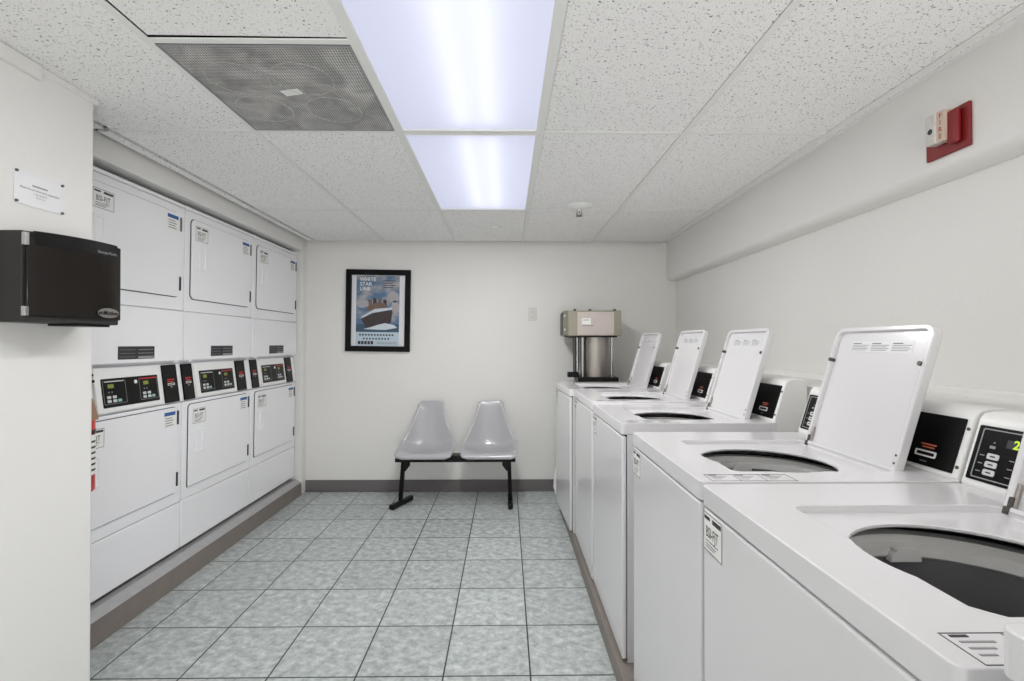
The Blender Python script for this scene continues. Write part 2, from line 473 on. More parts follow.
# ------------------------------------------------------------------ troffers
def troffer(y0, y1, label):
    x0, x1 = GX[2] + hw, GX[3] - hw
    r = empty('ceiling_light', ((x0 + x1) / 2, (y0 + y1) / 2, RH), label, 'ceiling light', None)
    W, D = (x1 - x0) / 2, (y1 - y0) / 2 - hw
    h = MB()
    h.box(-W, W, -D, D, .125, .13, M['troffer'])
    for s in (-1, 1):
        h.box(s * W - (.003 if s > 0 else 0), s * W + (.003 if s < 0 else 0), -D, D, .001, .13, M['troffer'])
        h.box(-W, W, s * D - (.003 if s > 0 else 0), s * D + (.003 if s < 0 else 0), .001, .13, M['troffer'])
    h.build('housing', r)
    f = MB()
    f.ring(rrect(-W, W, -D, D, .001, 1), rrect(-W + .012, W - .012, -D + .012, D - .012, .001, 1), -.003, .004, M['tbar'])
    f.build('frame', r)
    MB().box(-W + .01, W - .01, -D + .01, D - .01, .0045, .006, M['diffuser']).build('diffuser', r, fixn=True)
    for sx in (-.03, .09):
        MB().tube([(sx, -D + .05, .055), (sx, D - .05, .055)], .014, M['tube'], 10).build('tube', r, smooth=True)
    return r
troffer(.86, 2.079, 'large white glowing fluorescent troffer panel nearest the camera, beside the grey fan grille')
troffer(2.079, 3.289, 'farther, smaller looking glowing fluorescent troffer panel toward the back wall')

# return air grille
g = empty('ceiling_grille', ((GX[1] + GX[2]) / 2, (1.459 + 2.079) / 2, RH), 'dusty grey perforated square grille set in the ceiling, left of the lights', 'ceiling vent')
W = .305 - hw
MB().box(-W, W, -W, W, 0, .004, M['grille']).build('perforated_panel', g)
MB().ring(rrect(-W, W, -W, W, .001, 1), rrect(-W + .006, W - .006, -W + .006, W - .006, .001, 1), -.003, .004, M['grey']).build('frame', g)
ringm = mat('faint_ring', (176, 174, 171), .6)
for (cx, cy) in ((-.150, -.10), (.070, -.10), (-.165, .115), (.100, .120)):
    MB().lathe([(.098, 0), (.0985, -.0015), (.1015, -.0015), (.102, 0)], ringm, Matrix.Translation((cx, cy, 0)) @ Matrix.Scale(1, 4), 48).build('diffuser_ring', g, smooth=True)
MB().box(-.035, .035, -.018, .018, -.0015, 0, M['white'], Matrix.Translation((-.005, -.015, 0)) @ Matrix.Rotation(-.25, 4, 'Z')).build('label_plate', g)

# sprinkler and cover
s_ = empty('sprinkler', (.478, 3.17, RH), 'small metal fire sprinkler head hanging from white ceiling plate', 'sprinkler')
MB().lathe([(0, -.028), (.03, -.028), (.05, -.018), (.085, -.004), (.088, 0)], M['tbar'], I4, 28).build('escutcheon', s_, smooth=True)
q = MB().cyl(.012, -.04, -.02, M['tbar'], seg=12).cyl(.004, -.05, -.035, M['dkprint'], seg=10)
q.tube([(-.012, 0, -.03), (-.018, 0, -.05), (-.006, 0, -.066)], .003, M['brass']).tube([(.012, 0, -.03), (.018, 0, -.05), (.006, 0, -.066)], .003, M['brass'])
q.cyl(.022, -.070, -.067, M['brass'], seg=16)
q.build('head', s_, smooth=True)
o = MB().lathe([(0, -.010), (.036, -.010), (.042, -.004), (.042, 0)], M['tbar'], I4, 28).build('sprinkler_cover', smooth=True)
o.location = (-.08, 3.78, RH)
tag(o, 'small flat white round cover plate on ceiling near back wall', 'sprinkler cover')

# ------------------------------------------------------------------ dryers
DW = .735
Y0 = 2.02
def id_plate(mb, F, w, h):
    """white machine label with ruled border; F at its lower-left corner"""
    mb.box(0, w, 0, h, 0, .0008, M['white'], F)
    t = .0022
    for b in ((0, w, 0, t), (0, w, h - t, h), (0, t, 0, h), (w - t, w, 0, h)):
        mb.box(b[0], b[1], b[2], b[3], .0008, .0011, M['midgrey'], F)
    mb.box(w * .06, w * .36, h * .82, h * .91, .0008, .0011, M['dkprint'], F)
    mb.box(w * .5, w * .95, h * .80, h * .92, .0008, .0011, M['dkprint'], F)
    mb.text('BSI-FJT', w * .48, h * .5, h * .40, M['dkprint'], F, .0012, sx=w / h * .58, bold=.0002)
    for k, yy in enumerate((.26, .17, .10)):
        mb.box(w * .12, w * (.8 - .1 * k), h * yy, h * (yy + .035), .0008, .0011, M['grey'], F)
def make_dryer():
    r = empty('stacked_dryer', (DX, Y0, .15), '', 'dryer')
    z0 = .15
    def FR(z, y=0., x=0.): return frame((x, y, z - z0), (0, 1, 0), (0, 0, 1))   # right = +y, up = z, out = +x
    g = .0035
    c = MB()
    c.box(-.70, -.04, g, DW - g, .0, .03, M['darkgap']).box(-.70, -.012, g, DW - g, .028, .83, M['enamel_d'])  # black bottom block paints in the shade of the gap under the dryer
    c.box(-.70, -.05, g, DW - g, .83, 1.06, M['enamel_d'])
    c.box(-.70, -.012, g, DW - g, 1.06, 1.928, M['enamel_d'])
    c.box(-.60, -.06, .02, DW - .02, 1.928, 1.934, M['darkgap'])  # black cap paints in the shade of the gap over the dryer
    c.build('cabinet', r)
    P = lambda nm, a, b, x=0.: MB().box(-.0115, x, g, DW - g, a - z0, b - z0, M['enamel_d']).build(nm, r, bevel=.004)
    P('bottom_panel', .173, .4295); P('lower_front_panel', .4325, .982)
    P('middle_panel', 1.213, 1.4865, .004); P('upper_front_panel', 1.4895, 2.058); P('top_panel', 2.061, 2.080)
    # doors
    for k, (za, zb) in enumerate(((.497, .962), (1.562, 2.016))):
        y0, y1 = .047, .682
        rd = (.004, .012, .03, .022) if k == 0 else (.03, .03, .03, .03)
        F = FR(0)
        d = MB().prism([(p[0], p[1]) for p in rrect(y0, y1, za, zb, rd)], .003, .0105, M['enamel_d'], F).build('door', r, bevel=.002)
        MB().prism(rrect(y0 - .003, y1 + .003, za - .004, zb + .003, tuple(q + .002 for q in rd)), .0002, .0032, M['seam'], F).build('gasket', d)
        h = zb - za
        # cup handle on the left side
        hx0, hx1, hz0, hz1 = y0 + .06, y0 + .125, za + h * .38, za + h * .68
        hb = MB().ring(rrect(hx0, hx1, hz0, hz1, .012), rrect(hx0 + .012, hx1 - .012, hz0 + .012, hz1 - .012, .006), .010, .0175, M['enamel_d'], F)
        hb.prism(rrect(hx0 + .014, hx1 - .006, hz0 + .01, hz1 - .01, .006), .010, .0145, M['enamel_d'], F)
        hb.build('handle', d, bevel=.0025)
        for zz in (zb - .055, za + .075):
            MB().box(y1 - .006, y1 + .004, zz - .04, zz + .035, .004, .016, M['dkprint'] if k == 0 or zz < zb - .06 else M['midgrey'], F).build('hinge', d, bevel=.001)
        pl = MB(); id_plate(pl, FR(0) @ Matrix.Translation((y0 + .03, zb - .115, .0108)), .115, .085)
        pl.build('machine_label', d)
        st = MB(); G = FR(0) @ Matrix.Translation((y1 - .105, zb - .105, .0108))
        st.box(0, .085, 0, .085, 0, .0006, M['white'], G).box(0, .085, .066, .085, .0006, .001, M['blue'], G)
        for q in range(4): st.box(.008, .07 - .01 * (q % 2), .012 + q * .013, .017 + q * .013, .0006, .001, M['grey'], G)
        st.build('blue_sticker', d)
    # dark instruction label above the console
    lb = MB(); G = FR(0)
    lb.box(.25, .485, 1.232, 1.294, .004, .0052, M['dkprint'], G)
    for q in range(3):
        lb.box(.26, .355, 1.242 + q * .017, 1.245 + q * .017, .0052, .0056, M['midgrey'], G)
        if q: lb.box(.375, .475, 1.242 + q * .017, 1.245 + q * .017, .0052, .0056, M['grey'], G)
    lb.box(.375, .48, 1.235, 1.246, .0052, .0057, M['grey'], G)
    lb.build('instruction_label', r)
    # two catches under the upper cabinet
    for yy in (.06, DW - .06):
        MB().box(-.02, .006, yy - .015, yy + .015, 1.203 - z0, 1.214 - z0, M['enamel_d']).build('catch', r, bevel=.002)
    # slanted console
    bot = Vector((.004, 0, .985 - z0)); top = Vector((-.026, 0, 1.196 - z0))
    up = (top - bot)
    F = frame(bot, (0, 1, 0), up); Lc = up.length
    MB().box(g, DW - g, .002, Lc, -.03, 0, M['enamel_d'], F).build('console', r, bevel=.003)
    MB().prism(rrect(.118, .530, .008, Lc - .006, .012), 0, .012, M['plastic'], F).build('control_frame', r, bevel=.003)
    cp = MB(); F2 = F @ Matrix.Translation((0, 0, .0122))
    cp.prism(rrect(.150, .505, .030, .162, .004), -.001, .001, M['black'], F2)
    T = .0013
    for (a, b) in ((.157, .290), (.375, .499)):
        # bordered half of the control face
        cp.ring(rrect(a, b, .044, .152, .003, 1), rrect(a + .003, b - .003, .047, .149, .002, 1), .001, T, M['midgrey'], F2)
        cp.box(a + .028, a + .062, .118, .136, .001, T, M['olivedisp'], F2)
        cp.box(a + .028, a + .034, .096, .102, .001, T, M['grey'], F2).box(a + .046, a + .052, .096, .102, .001, T, M['grey'], F2)
        for (bx, by, mm) in ((.018, .070, 'btn'), (.050, .070, 'btn'), (.018, .052, 'btn'), (.050, .052, 'btn'), (.078, .052, 'tealbtn')):
            cp.prism(rrect(a + bx, a + bx + .022, by, by + .013, .003, 2), .001, .0018, M[mm], F2)
    cp.box(.170, .280, .146, .150, .001, T, M['white'], F2)
    cp.box(.385, .495, .146, .152, .001, T + .0002, M['red'], F2)
    cp.prism(rrect(.345, .365, .128, .146, .008, 4), .001, T, M['white'], F2)
    cp.build('control_panel', r)
    for (a, b) in ((.008, .098), (.555, .662)):
        sp = MB().prism(rrect(a, b, .006, Lc - .004, .003), 0, .009, M['black'], F)
        m_ = (a + b) / 2; w2 = (b - a) / 2
        F3 = F @ Matrix.Translation((0, 0, .0095))
        for q in range(2): sp.box(m_ - w2 * .5, m_ + w2 * .5 - .006 * q, .126 - q * .011, .132 - q * .011, -.0003, .0004, M['red'], F3)
        sp.ring(rrect(m_ - w2 * .5, m_ + w2 * .5, .098, .110, .002, 2), rrect(m_ - w2 * .5 + .003, m_ + w2 * .5 - .003, .101, .107, .001, 2), -.0003, .0005, M['white'], F3)
        sp.box(m_ - .008, m_ + .008, .086, .091, -.0003, .0004, M['grey'], F3)
        sp.build('card_reader', r)
    return r
dr = make_dryer()
dl = ['white stacked dryer nearest the camera, partly hidden behind partition and towel dispenser',
      'middle one of the three white stacked dryers in the left alcove',
      'farthest white stacked dryer, beside the back wall corner']
for i in (2, 1, 0):
    o = dr if i == 0 else copy_tree(dr)
    o.location = (DX - .024, Y0 + i * DW, .137); o.rotation_euler = (0, .0115, 0); o.scale = (1, 1, 1.007)
    if i == 0:      # the nearest unit's console sits a little further along
        for ch in o.children:
            k = ch.name.split('.')[0]
            if k in ('control_frame', 'control_panel', 'card_reader'): ch.location.y += .036
            if k == 'instruction_label': ch.location.y += .02
            if k == 'door' and max(v.co.z for v in ch.data.vertices) > 1.2:
                for q in ch.children:
                    if q.name.startswith('machine_label'): q.location.y += .032
    o['label'] = dl[i]; o['group'] = 'stacked dryers in the left alcove'

# ------------------------------------------------------------------ washers
WB = .078             # platform top
def make_washer():
    r = empty('top_load_washer', (0, 0, 0), '', 'washer')
    HWY = .315
    dt = .907; db = .863      # deck top and underside above the platform
    e = M['enamel']
    # body: four walls so the tub can hang inside
    b = MB()
    b.box(-.004, .014, -HWY + .004, HWY - .004, .012, db - .006, e)
    b.build('front_panel', r, bevel=.006, seg=3)
    b = MB()
    for s in (-1, 1):
        y = s * (HWY - .006)
        b.box(.016, .70, y - .003, y + .003, 0, db, e)
    b.box(.69, .70, -HWY + .01, HWY - .01, 0, db, e)
    b.box(.03, .69, -HWY + .01, HWY - .01, .0, .02, M['darkgap'])
    b.build('cabinet', r)
    MB().box(.0165, .0175, -HWY + .012, HWY - .012, .0, db, M['seam']).build('kick_strip', r)
    # deck with a sunk well and round opening
    CX, CY, CR = .272, -.065, .172
    d = MB().prism([(p[0], p[1]) for p in rrect(-.006, .60, -HWY, HWY, .014)], db, dt, e).build('deck', r)
    cut1 = MB().prism(rrect(.112, .515, -.225, .165, .022), dt - .015, dt + .05, e).build('c1')
    cut2 = MB().cyl(CR, db - .05, dt + .05, e, Matrix.Translation((CX, CY, 0)), 72).build('c2')
    cut3 = MB().prism([(p[0], p[1]) for p in rrect(.02, .58, -HWY + .02, HWY - .02, .01)], db - .02, dt - .022, e).build('c3')
    carve(d, [cut3, cut1, cut2])
    for p in d.data.polygons: p.use_smooth = True
    bv = d.modifiers.new('bevel', 'BEVEL'); bv.width = .006; bv.segments = 3; bv.limit_method = 'ANGLE'; bv.angle_limit = math.radians(50)
    bv.use_clamp_overlap = True
    d.data.set_sharp_from_angle(angle=math.radians(50))
    # printed instructions on the deck, in front of the opening
    F = frame((.022, -.312, dt), (1, 0, 0), (0, 1, 0)) @ Matrix.Translation((0, .056, 0))
    p = MB(); t = .0006
    p.box(.002, .20, -.055, -.0535, 0, t, M['midgrey'], F).box(.002, .20, -.0015, 0, 0, t, M['midgrey'], F)
    for q in (.002, .07, .13, .198): p.box(q, q + .0015, -.055, 0, 0, t, M['midgrey'], F)
    for q in range(3):
        p.box(.010 + .065 * q, .03 + .065 * q, -.008, -.004, 0, t, M['dkprint'], F)
        for k in range(3): p.box(.012 + .065 * q, .05 + .065 * q - .01 * k, -.018 - .011 * k, -.015 - .011 * k, 0, t, M['grey'], F)
    p.build('printed_instructions', r)
    # front machine label
    p = MB(); id_plate(p, frame((-.0045, .305, .768), (0, -1, 0), (0, 0, 1)), .092, .084)
    p.build('machine_label', r)
    # tub
    T = Matrix.Translation((CX, CY, 0))
    MB().lathe([(.235, .860), (.200, .862), (.199, .848), (.186, .844), (.185, .828), (.190, .823)], M['greyplastic'], T, 64).build('tub_ring', r, smooth=True)
    tubo = MB().lathe([(.191, .824), (.197, .76), (.197, .70), (.196, .48), (.17, .45), (0.02, .45)], M['drum'], T, 64)
    tubo.lathe([(.235, .864), (.24, .45), (.0, .44)], M['darkgap'], T, 32)
    tubo.build('drum', r, smooth=True, fixn=False)
    ag = MB().lathe([(.06, .455), (.05, .50), (.03, .53), (.028, .66), (.02, .68), (0, .685)], M['darkgap'], T, 24)
    ag.build('agitator', r, smooth=True)
    # dispenser pocket on the far side of the ring
    q = MB()
    pts = [(-.032, 0), (.032, 0), (.032, .028)] + [(.032 - .064 * (k / 8), .028 + .006 * math.sin(PI * k / 8)) for k in range(1, 8)] + [(-.018, .028), (-.028, .018)]
    q.prism([(a * .9, b * .75) for a, b in pts], -.004, .010, M['greyplastic'], frame((CX + .02, CY + .183, .820) , (1, 0, 0), (0, 0, 1)))
    q.build('bleach_dispenser', r, bevel=.002)
    # console
    pr = [(.590, .905), (.586, .912), (.628, 1.046), (.632, 1.058), (.642, 1.068), (.66, 1.072), (.70, 1.074), (.715, 1.068), (.715, .86), (.70, .85), (.59, .86)]
    FC = frame((0, HWY - .003, 0), (1, 0, 0), (0, 0, 1))
    MB().prism(pr, 0, 2 * HWY - .006, M['plastic'], FC).build('console', r, bevel=.003)
    bot = Vector((.586, 0, .912)); top = Vector((.628, 0, 1.046))
    F = frame(bot, (0, -1, 0), top - bot); Lc = (top - bot).length
    k = MB()
    k.prism(rrect(-.302, -.03, .012, Lc - .004, .004), 0, .0025, M['black'], F)
    F2 = F @ Matrix.Translation((0, 0, .0026)); t = .0006
    k.ring(rrect(-.292, -.045, .018, Lc - .010, .003, 1), rrect(-.2895, -.0475, .0205, Lc - .0125, .002, 1), 0, t, M['grey'], F2)
    k.box(-.235, -.20, .095, .113, 0, t, M['dkprint'], F2)
    k.text('2:', -.212, .104, .026, M['green'], F2, .0008, bold=.0008)
    for a in (-.268, -.205, -.142):
        for bq in (.028, .046, .064):
            k.prism(rrect(a, a + .026, bq, bq + .013, .003, 2), 0, .0012, M['btn'], F2)
            k.box(a + .007, a + .018, bq + .005, bq + .008, .0012, .0014, M['dkprint'], F2)
            k.box(a - .016, a - .006, bq + .005, bq + .007, 0, t, M['grey'], F2)
    k.box(-.268, -.256, .088, .094, 0, t, M['grey'], F2).box(-.262, -.259, .100, .103, 0, t, M['grey'], F2)
    k.build('keypad_panel', r)
    k = MB().prism(rrect(.095, .296, .008, Lc, .003), 0, .0025, M['black'], F)
    k.box(.196, .240, .060, .0635, .0025, .0032, M['salmon'], F).box(.202, .236, .053, .056, .0025, .0032, M['salmon'], F)
    k.ring(rrect(.186, .246, .030, .046, .003, 2), rrect(.190, .242, .034, .042, .002, 2), .0025, .0045, M['white'], F)
    k.box(.205, .225, .018, .020, .0025, .0032, M['grey'], F)
    k.build('card_reader', r)
    for bq in (.025, .118):
        MB().cyl(.004, 0, .002, M['screw'], F @ Matrix.Translation((.304, bq, 0)), 12).build('screw', r)
    # raised lid
    hb = Vector((.518, 0, dt - .006)); ht = hb + Vector((.110, 0, .370))
    F = frame(hb, (0, -1, 0), ht - hb); L = (ht - hb).length
    a0, a1 = -.148, .222
    out_ = rrect(a0, a1, 0, L, (.008, .008, .032, .032), 6)
    inn = rrect(a0 + .013, a1 - .013, .010, L - .013, (.006, .006, .022, .022), 6)
    lid = MB().ring(out_, inn, -.016, .008, e, F).prism(rrect(a0 + .008, a1 - .008, .006, L - .008, (.006, .006, .026, .026), 6), -.014, -.004, e, F).build('lid', r, bevel=.003)
    lb = MB(); G = F @ Matrix.Translation((0, 0, -.0038))
    lb.box(a0 + .075, a1 - .065, L - .075, L - .042, 0, .0004, M['paper'], G)
    for q in range(3):
        xa = a0 + .078 + q * .078
        lb.box(xa, xa + .035, L - .050, L - .047, .0004, .0007, M['midgrey'], G)
        for z in range(4): lb.box(xa, xa + .066 - .008 * (z % 2), L - .055 - z * .005, L - .053 - z * .005, .0004, .0007, M['grey'], G)
    lb.build('instruction_label', lid)
    for a in (a0 + .004, a1 - .022):
        MB().cyl(.006, -.004, .012, M['screw'], F @ Matrix.Translation((a + .007, L - .105, 0)), 14).build('bumper', lid, smooth=True)
    for bq in (.022, .042):
        MB().cyl(.003, .007, .0095, M['screw'], F @ Matrix.Translation((a1 - .007, bq, 0)), 10).build('screw', lid)
    h = MB().box(a0 + .010, a0 + .018, .004, .058, -.004, .004, M['steel'], F).box(a0 + .008, a0 + .016, .0, .030, -.004, .009, M['screw'], F).box(a0 + .002, a0 + .010, -.006, .010, -.01, .009, M['screw'], F)
    h.build('hinge', lid, bevel=.002)
    return r
ws = make_washer()
ROW = [  # x of the front, y centre, z, rz, label
    (.405, 3.465, WB, .040, 'white top loading washer farthest away, against the steel spin extractor'),
    (.445, 2.812, WB, 0, 'second farthest white top loading washer, just beyond the one whose grey side shows'),
    (.450, 2.182, WB, 0, 'middle white top loading washer whose narrow near side shows across a gap'),
    (.455, 1.428, WB, -.012, 'white open washer with the largest whole lid in view, its card reader beside it'),
    (.450, .788, WB, 0, 'big foreground white washer with open drum at right, label high on front panel'),
    (.454, .128, WB + .06, 0, 'slightly taller white machine at bottom right corner, mostly cut off by the frame')]
for i, (x, y, z, rz, lb) in enumerate(ROW):
    o = ws if i == 0 else copy_tree(ws)
    o.location = (x, y, z); o.rotation_euler = (0, 0, rz)
    o.scale = (1, 1, (1.022, 1.022, 1.012, 1.0, .997, 1)[i])
    o['label'] = lb; o['group'] = 'row of top loading washers on the right'
MB().box(.47, 1.17, -.17, .42, .076, WB + .06, M['taupe']).build('trim_5')
struct(bpy.data.objects['trim_5'])

# ------------------------------------------------------------------ spin extractor at the far end
x = empty('spin_extractor', (.665, 4.02, 0), 'stainless steel spin extractor with boxy hood standing behind the farthest washer', 'spin extractor', None, -.05)
st = MB().box(-.12, .24, -.16, .22, .0, .99, M['greyplastic']).build('stand', x, bevel=.004)
MB().box(-.085, .235, -.17, .18, .99, 1.035, M['blackmetal']).build('base_plate', x, bevel=.004)
MB().lathe([(0, 1.035), (.118, 1.035), (.118, 1.38), (0, 1.38)], M['steel'], Matrix.Translation((.07, .0, 0)), 40).build('drum', x, smooth=True)
for (px, py) in ((-.085, -.09), (-.045, -.125), (.195, -.085)):
    MB().cyl(.012, 1.035, 1.37, M['chrome'], Matrix.Translation((px, py, 0)), 14).build('post', x, smooth=True)
MB().box(-.10, -.075, -.10, .12, 1.035, 1.37, M['blackmetal']).build('back_panel', x)
MB().box(-.165, -.075, -.15, -.06, 1.035, 1.075, M['blackmetal']).build('drain_valve', x, bevel=.004)
hd = MB()
hx0, hx1, hz0, hz1 = -.20, .255, 1.366, 1.566
hd.prism([(hx0, -.10), (hx0 + .04, -.165), (hx1, -.165), (hx1, .20), (hx0, .20)], hz0, hz1, M['olive'])
hood = hd.build('hood', x, bevel=.003)
MB().box(hx0 + .11, hx1 - .055, hz0 + .004, hz1 - .012, .0, .006, M['steelpink'], frame((0, -.166, 0), (1, 0, 0), (0, 0, 1))).build('front_panel', hood, bevel=.001)
lbm = MB().box(hx0 + .145, hx0 + .215, 1.455, 1.505, .006, .0075, M['white'], frame((0, -.166, 0), (1, 0, 0), (0, 0, 1)))
lbm.box(hx0 + .155, hx0 + .20, 1.488, 1.492, .0075, .008, M['dkprint'], frame((0, -.166, 0), (1, 0, 0), (0, 0, 1)))
lbm.box(hx0 + .15, hx0 + .235, 1.442, 1.447, .0063, .0075, M['midgrey'], frame((0, -.166, 0), (1, 0, 0), (0, 0, 1)))
lbm.build('label_plate', hood)
for bx in (hx0 + .09, hx0 + .21, hx1 - .05):
    MB().box(bx - .01, bx + .01, -.17, -.145, hz1 - .004, hz1 + .012, M['screw']).build('clip', hood, bevel=.002)
MB().box(hx0 - .004, hx0 + .003, -.09, .19, hz0 + .01, hz1 - .01, M['blackmetal']).build('side_plate', hood)
MB().box(hx0 + .05, hx1 - .03, -.16, .1, hz0 - .012, hz0, M['blackmetal']).build('hood_gasket', hood)
for zz in (hz0 + .05, hz0 + .16):
    MB().cyl(.008, 0, .006, M['white'], frame((hx0 + .015, -.128, zz), (.52, -.85, 0), (0, 0, 1)), 12).build('side_screw', hood)
MB().cyl(.014, 0, .02, M['screw'], frame((hx0 + .02, -.12, hz0 - .012), (1, 0, 0), (0, 1, 0)) , 12).build('catch', hood)

# ------------------------------------------------------------------ tandem chairs
bench = empty('tandem_bench', (-.40, 3.98, 0), 'pair of grey moulded shell seats joined on one black metal beam against back wall', 'bench')
def shell(cx):
    # t, y (toward wall +), z, half width, edge curl
    K = [(-.195, .406, .180, .0), (-.200, .420, .208, .004), (-.185, .434, .221, .010), (-.12, .432, .228, .026), (-.03, .420, .229, .046), (.06, .418, .226, .066),
         (.115, .436, .221, .080), (.145, .470, .213, .075), (.165, .530, .190, .062), (.185, .600, .160, .045), (.205, .680, .135, .030), (.222, .745, .117, .018), (.232, .782, .108, .008), (.238, .800, .094, .0), (.240, .808, .070, 0)]
    NI = 40; NJ = 22
    def cr(p0, p1, p2, p3, t):
        return .5 * ((2 * p1) + (-p0 + p2) * t + (2 * p0 - 5 * p1 + 4 * p2 - p3) * t * t + (-p0 + 3 * p1 - 3 * p2 + p3) * t ** 3)
    def S_(u):
        u = u * (len(K) - 1); i = min(int(u), len(K) - 2); t = u - i
        g_ = lambda k: K[max(0, min(len(K) - 1, k))]
        return [cr(g_(i - 1)[q], g_(i)[q], g_(i + 1)[q], g_(i + 2)[q], t) for q in range(4)]
    m = MB(); k = m.mi(M['chair']); rows = []
    for i in range(NI + 1):
        u = i / NI; y, z, h, c = S_(u)
        y2, z2, _, _ = S_(min(1, u + .01)); y1, z1, _, _ = S_(max(0, u - .01))
        ty, tz = y2 - y1, z2 - z1; l = math.hypot(ty, tz) or 1; ny, nz = -tz / l, ty / l     # normal toward sitter
        row = []
        for j in range(NJ + 1):
            s = -1 + 2 * j / NJ
            off = c * abs(s) ** 2.6 - .008 * max(0, (abs(s) - .93) / .07)
            row.append(m.bm.verts.new((cx + s * h, y + ny * off, z + nz * off)))
        rows.append(row)
    for i in range(NI):
        for j in range(NJ):
            m.bm.faces.new((rows[i][j], rows[i][j + 1], rows[i + 1][j + 1], rows[i + 1][j])).material_index = k
    o = m.build('seat_shell', bench, smooth=True)
    sd = o.modifiers.new('solid', 'SOLIDIFY'); sd.thickness = .007; sd.offset = 0
    bv = o.modifiers.new('bevel', 'BEVEL'); bv.width = .002; bv.limit_method = 'ANGLE'; bv.angle_limit = math.radians(60)
    return o
shell(-.245); shell(.268)
bm_ = MB().box(-.475, .475, -.130, -.075, .368, .398, M['blackmetal']).build('beam', bench, bevel=.003)
for cx in (-.245, .268):
    MB().box(cx - .13, cx + .13, -.12, .04, .392, .412, M['blackmetal']).build('seat_bracket', bench, bevel=.003)
MB().box(-.045, .07, -.125, -.02, .390, .418, M['blackmetal']).build('centre_bracket', bench, bevel=.003)
for s, (tx, fx0, fy0, fx1, fy1) in enumerate(((-.415, -.50, -.155, -.385, .10), (.425, .435, -.155, .435, .13))):
    mx_, my_ = (fx0 * .55 + fx1 * .45), (fy0 * .55 + fy1 * .45)
    lg = MB().bar((tx, -.09, .370), (mx_, my_, .045), .042, .03, M['blackmetal'], up=(1, 0, 0)).build('leg', bench, bevel=.003)
    MB().bar((fx0, fy0, .022), (fx1, fy1, .022), .038, .040, M['blackmetal']).build('foot_bar', lg, bevel=.006)
    MB().prism([(0, 0), (.055, 0), (.055, -.03), (.02, -.075), (0, -.075)], -.004, .004, M['blackmetal'], frame((tx, -.105, .368), (1 if s == 0 else -1, 0, 0), (0, 0, 1))).build('gusset', lg)

# ------------------------------------------------------------------ framed poster
ps = empty('framed_poster', (-1.130, BW, CH + .295), 'black framed ocean liner poster hanging on the back wall', 'poster')
F = frame((0, -.001, 0), (1, 0, 0), (0, 0, 1)) @ Matrix.Rotation(math.radians(-.8), 4, 'Z')
pw, ph = .284, .362
MB().ring(rrect(-pw, pw, -ph, ph, .003, 1), rrect(-pw + .048, pw - .048, -ph + .048, ph - .048, .002, 1), 0, .026, M['frameblack'], F).build('frame', ps, bevel=.005)
MB().box(-pw + .044, pw - .044, -ph + .044, ph - .044, .001, .008, M['paper'], F).build('mount', ps)
pr_ = MB()
px0, px1, pz0, pz1 = -.195, .185, -.31, .31
c = .0082
pr_.box(px0, px1, pz0, pz1, .008, c, M['sky_print'], F)
c += .0003; pr_.box(px0, px1, -.20, -.12, .008, c, M['sea_print'], F)
c += .0003; pr_.box(px0, px1, pz0, -.19, .008, c, M['pale_blue_print'], F)
# clouds
def blob(cx, cy, rx, ry, m, cc, n=18, j=.25):
    random.seed(int(cx * 1000 + cy * 777) & 255)
    pr_.prism([(cx + rx * math.cos(2 * PI * i / n) * (1 + j * (random.random() - .5)), cy + ry * math.sin(2 * PI * i / n) * (1 + j * (random.random() - .5))) for i in range(n)], .008, cc, m, F)
cloudm = mat('cloud_print', (170, 166, 170), .5)
blob(-.14, .06, .055, .04, cloudm, c); blob(.13, .12, .055, .05, cloudm, c); blob(.15, .03, .035, .06, cloudm, c)
# a generic steamer, bow to the right
c += .0003
for i, fx in enumerate((-.085, -.045, .0, .045)):
    pr_.prism([(fx, .02), (fx + .03, .03), (fx + .026, .115 - abs(i - 1.5) * .012), (fx - .002, .115 - abs(i - 1.5) * .012)], .008, c, M['hull_print'] if i % 2 else M['funnel_print'], F)
c += .0003
pr_.prism([(-.11, -.005), (.075, .02), (.06, .065), (-.02, .07), (-.09, .035)], .008, c, M['funnel_print'], F)
c += .0003
pr_.prism([(-.155, -.075), (-.05, -.02), (.125, .012), (.12, .03), (-.03, .015), (-.13, -.045)], .008, c, M['foam_print'], F)
pr_.prism([(-.155, -.075), (-.05, -.022), (.125, .008), (.115, -.10), (.06, -.15), (-.10, -.155)], .008, c + .0002, M['hull_print'], F)
c += .0006
pr_.prism([(-.13, -.165), (-.06, -.145), (.0, -.125), (.06, -.11), (.14, -.125), (.17, -.15), (.06, -.17)], .008, c, M['foam_print'], F)
c += .0003
for i, tline in enumerate(('WHITE', 'STAR', 'LINE')):
    pr_.text(tline, -.165, .275 - i * .042, .044, M['white'], F, c + .0003, sx=1.05, align='LEFT', bold=.0006)
for i in range(4): pr_.box(.04, .15 - .02 * (i % 2), .262 - i * .02, .268 - i * .02, .008, c, M['dkprint'], F)
for i in range(12): pr_.box(-.165 + i * .026, -.149 + i * .026 , -.222, -.208, .008, c, M['dkprint'], F)
for i in range(9): pr_.box(-.13 + i * .027, -.116 + i * .027, -.256, -.242, .008, c, M['dkprint'], F)
for i in range(5): pr_.box(-.175 + i * .028, -.153 + i * .028, -.298, -.270, .008, c, M['dkprint'], F)
pr_.box(-.01, .165, -.292, -.289, .008, c, M['midgrey'], F).box(-.01, .165, -.280, -.277, .008, c, M['midgrey'], F)
pr_.build('print', ps)

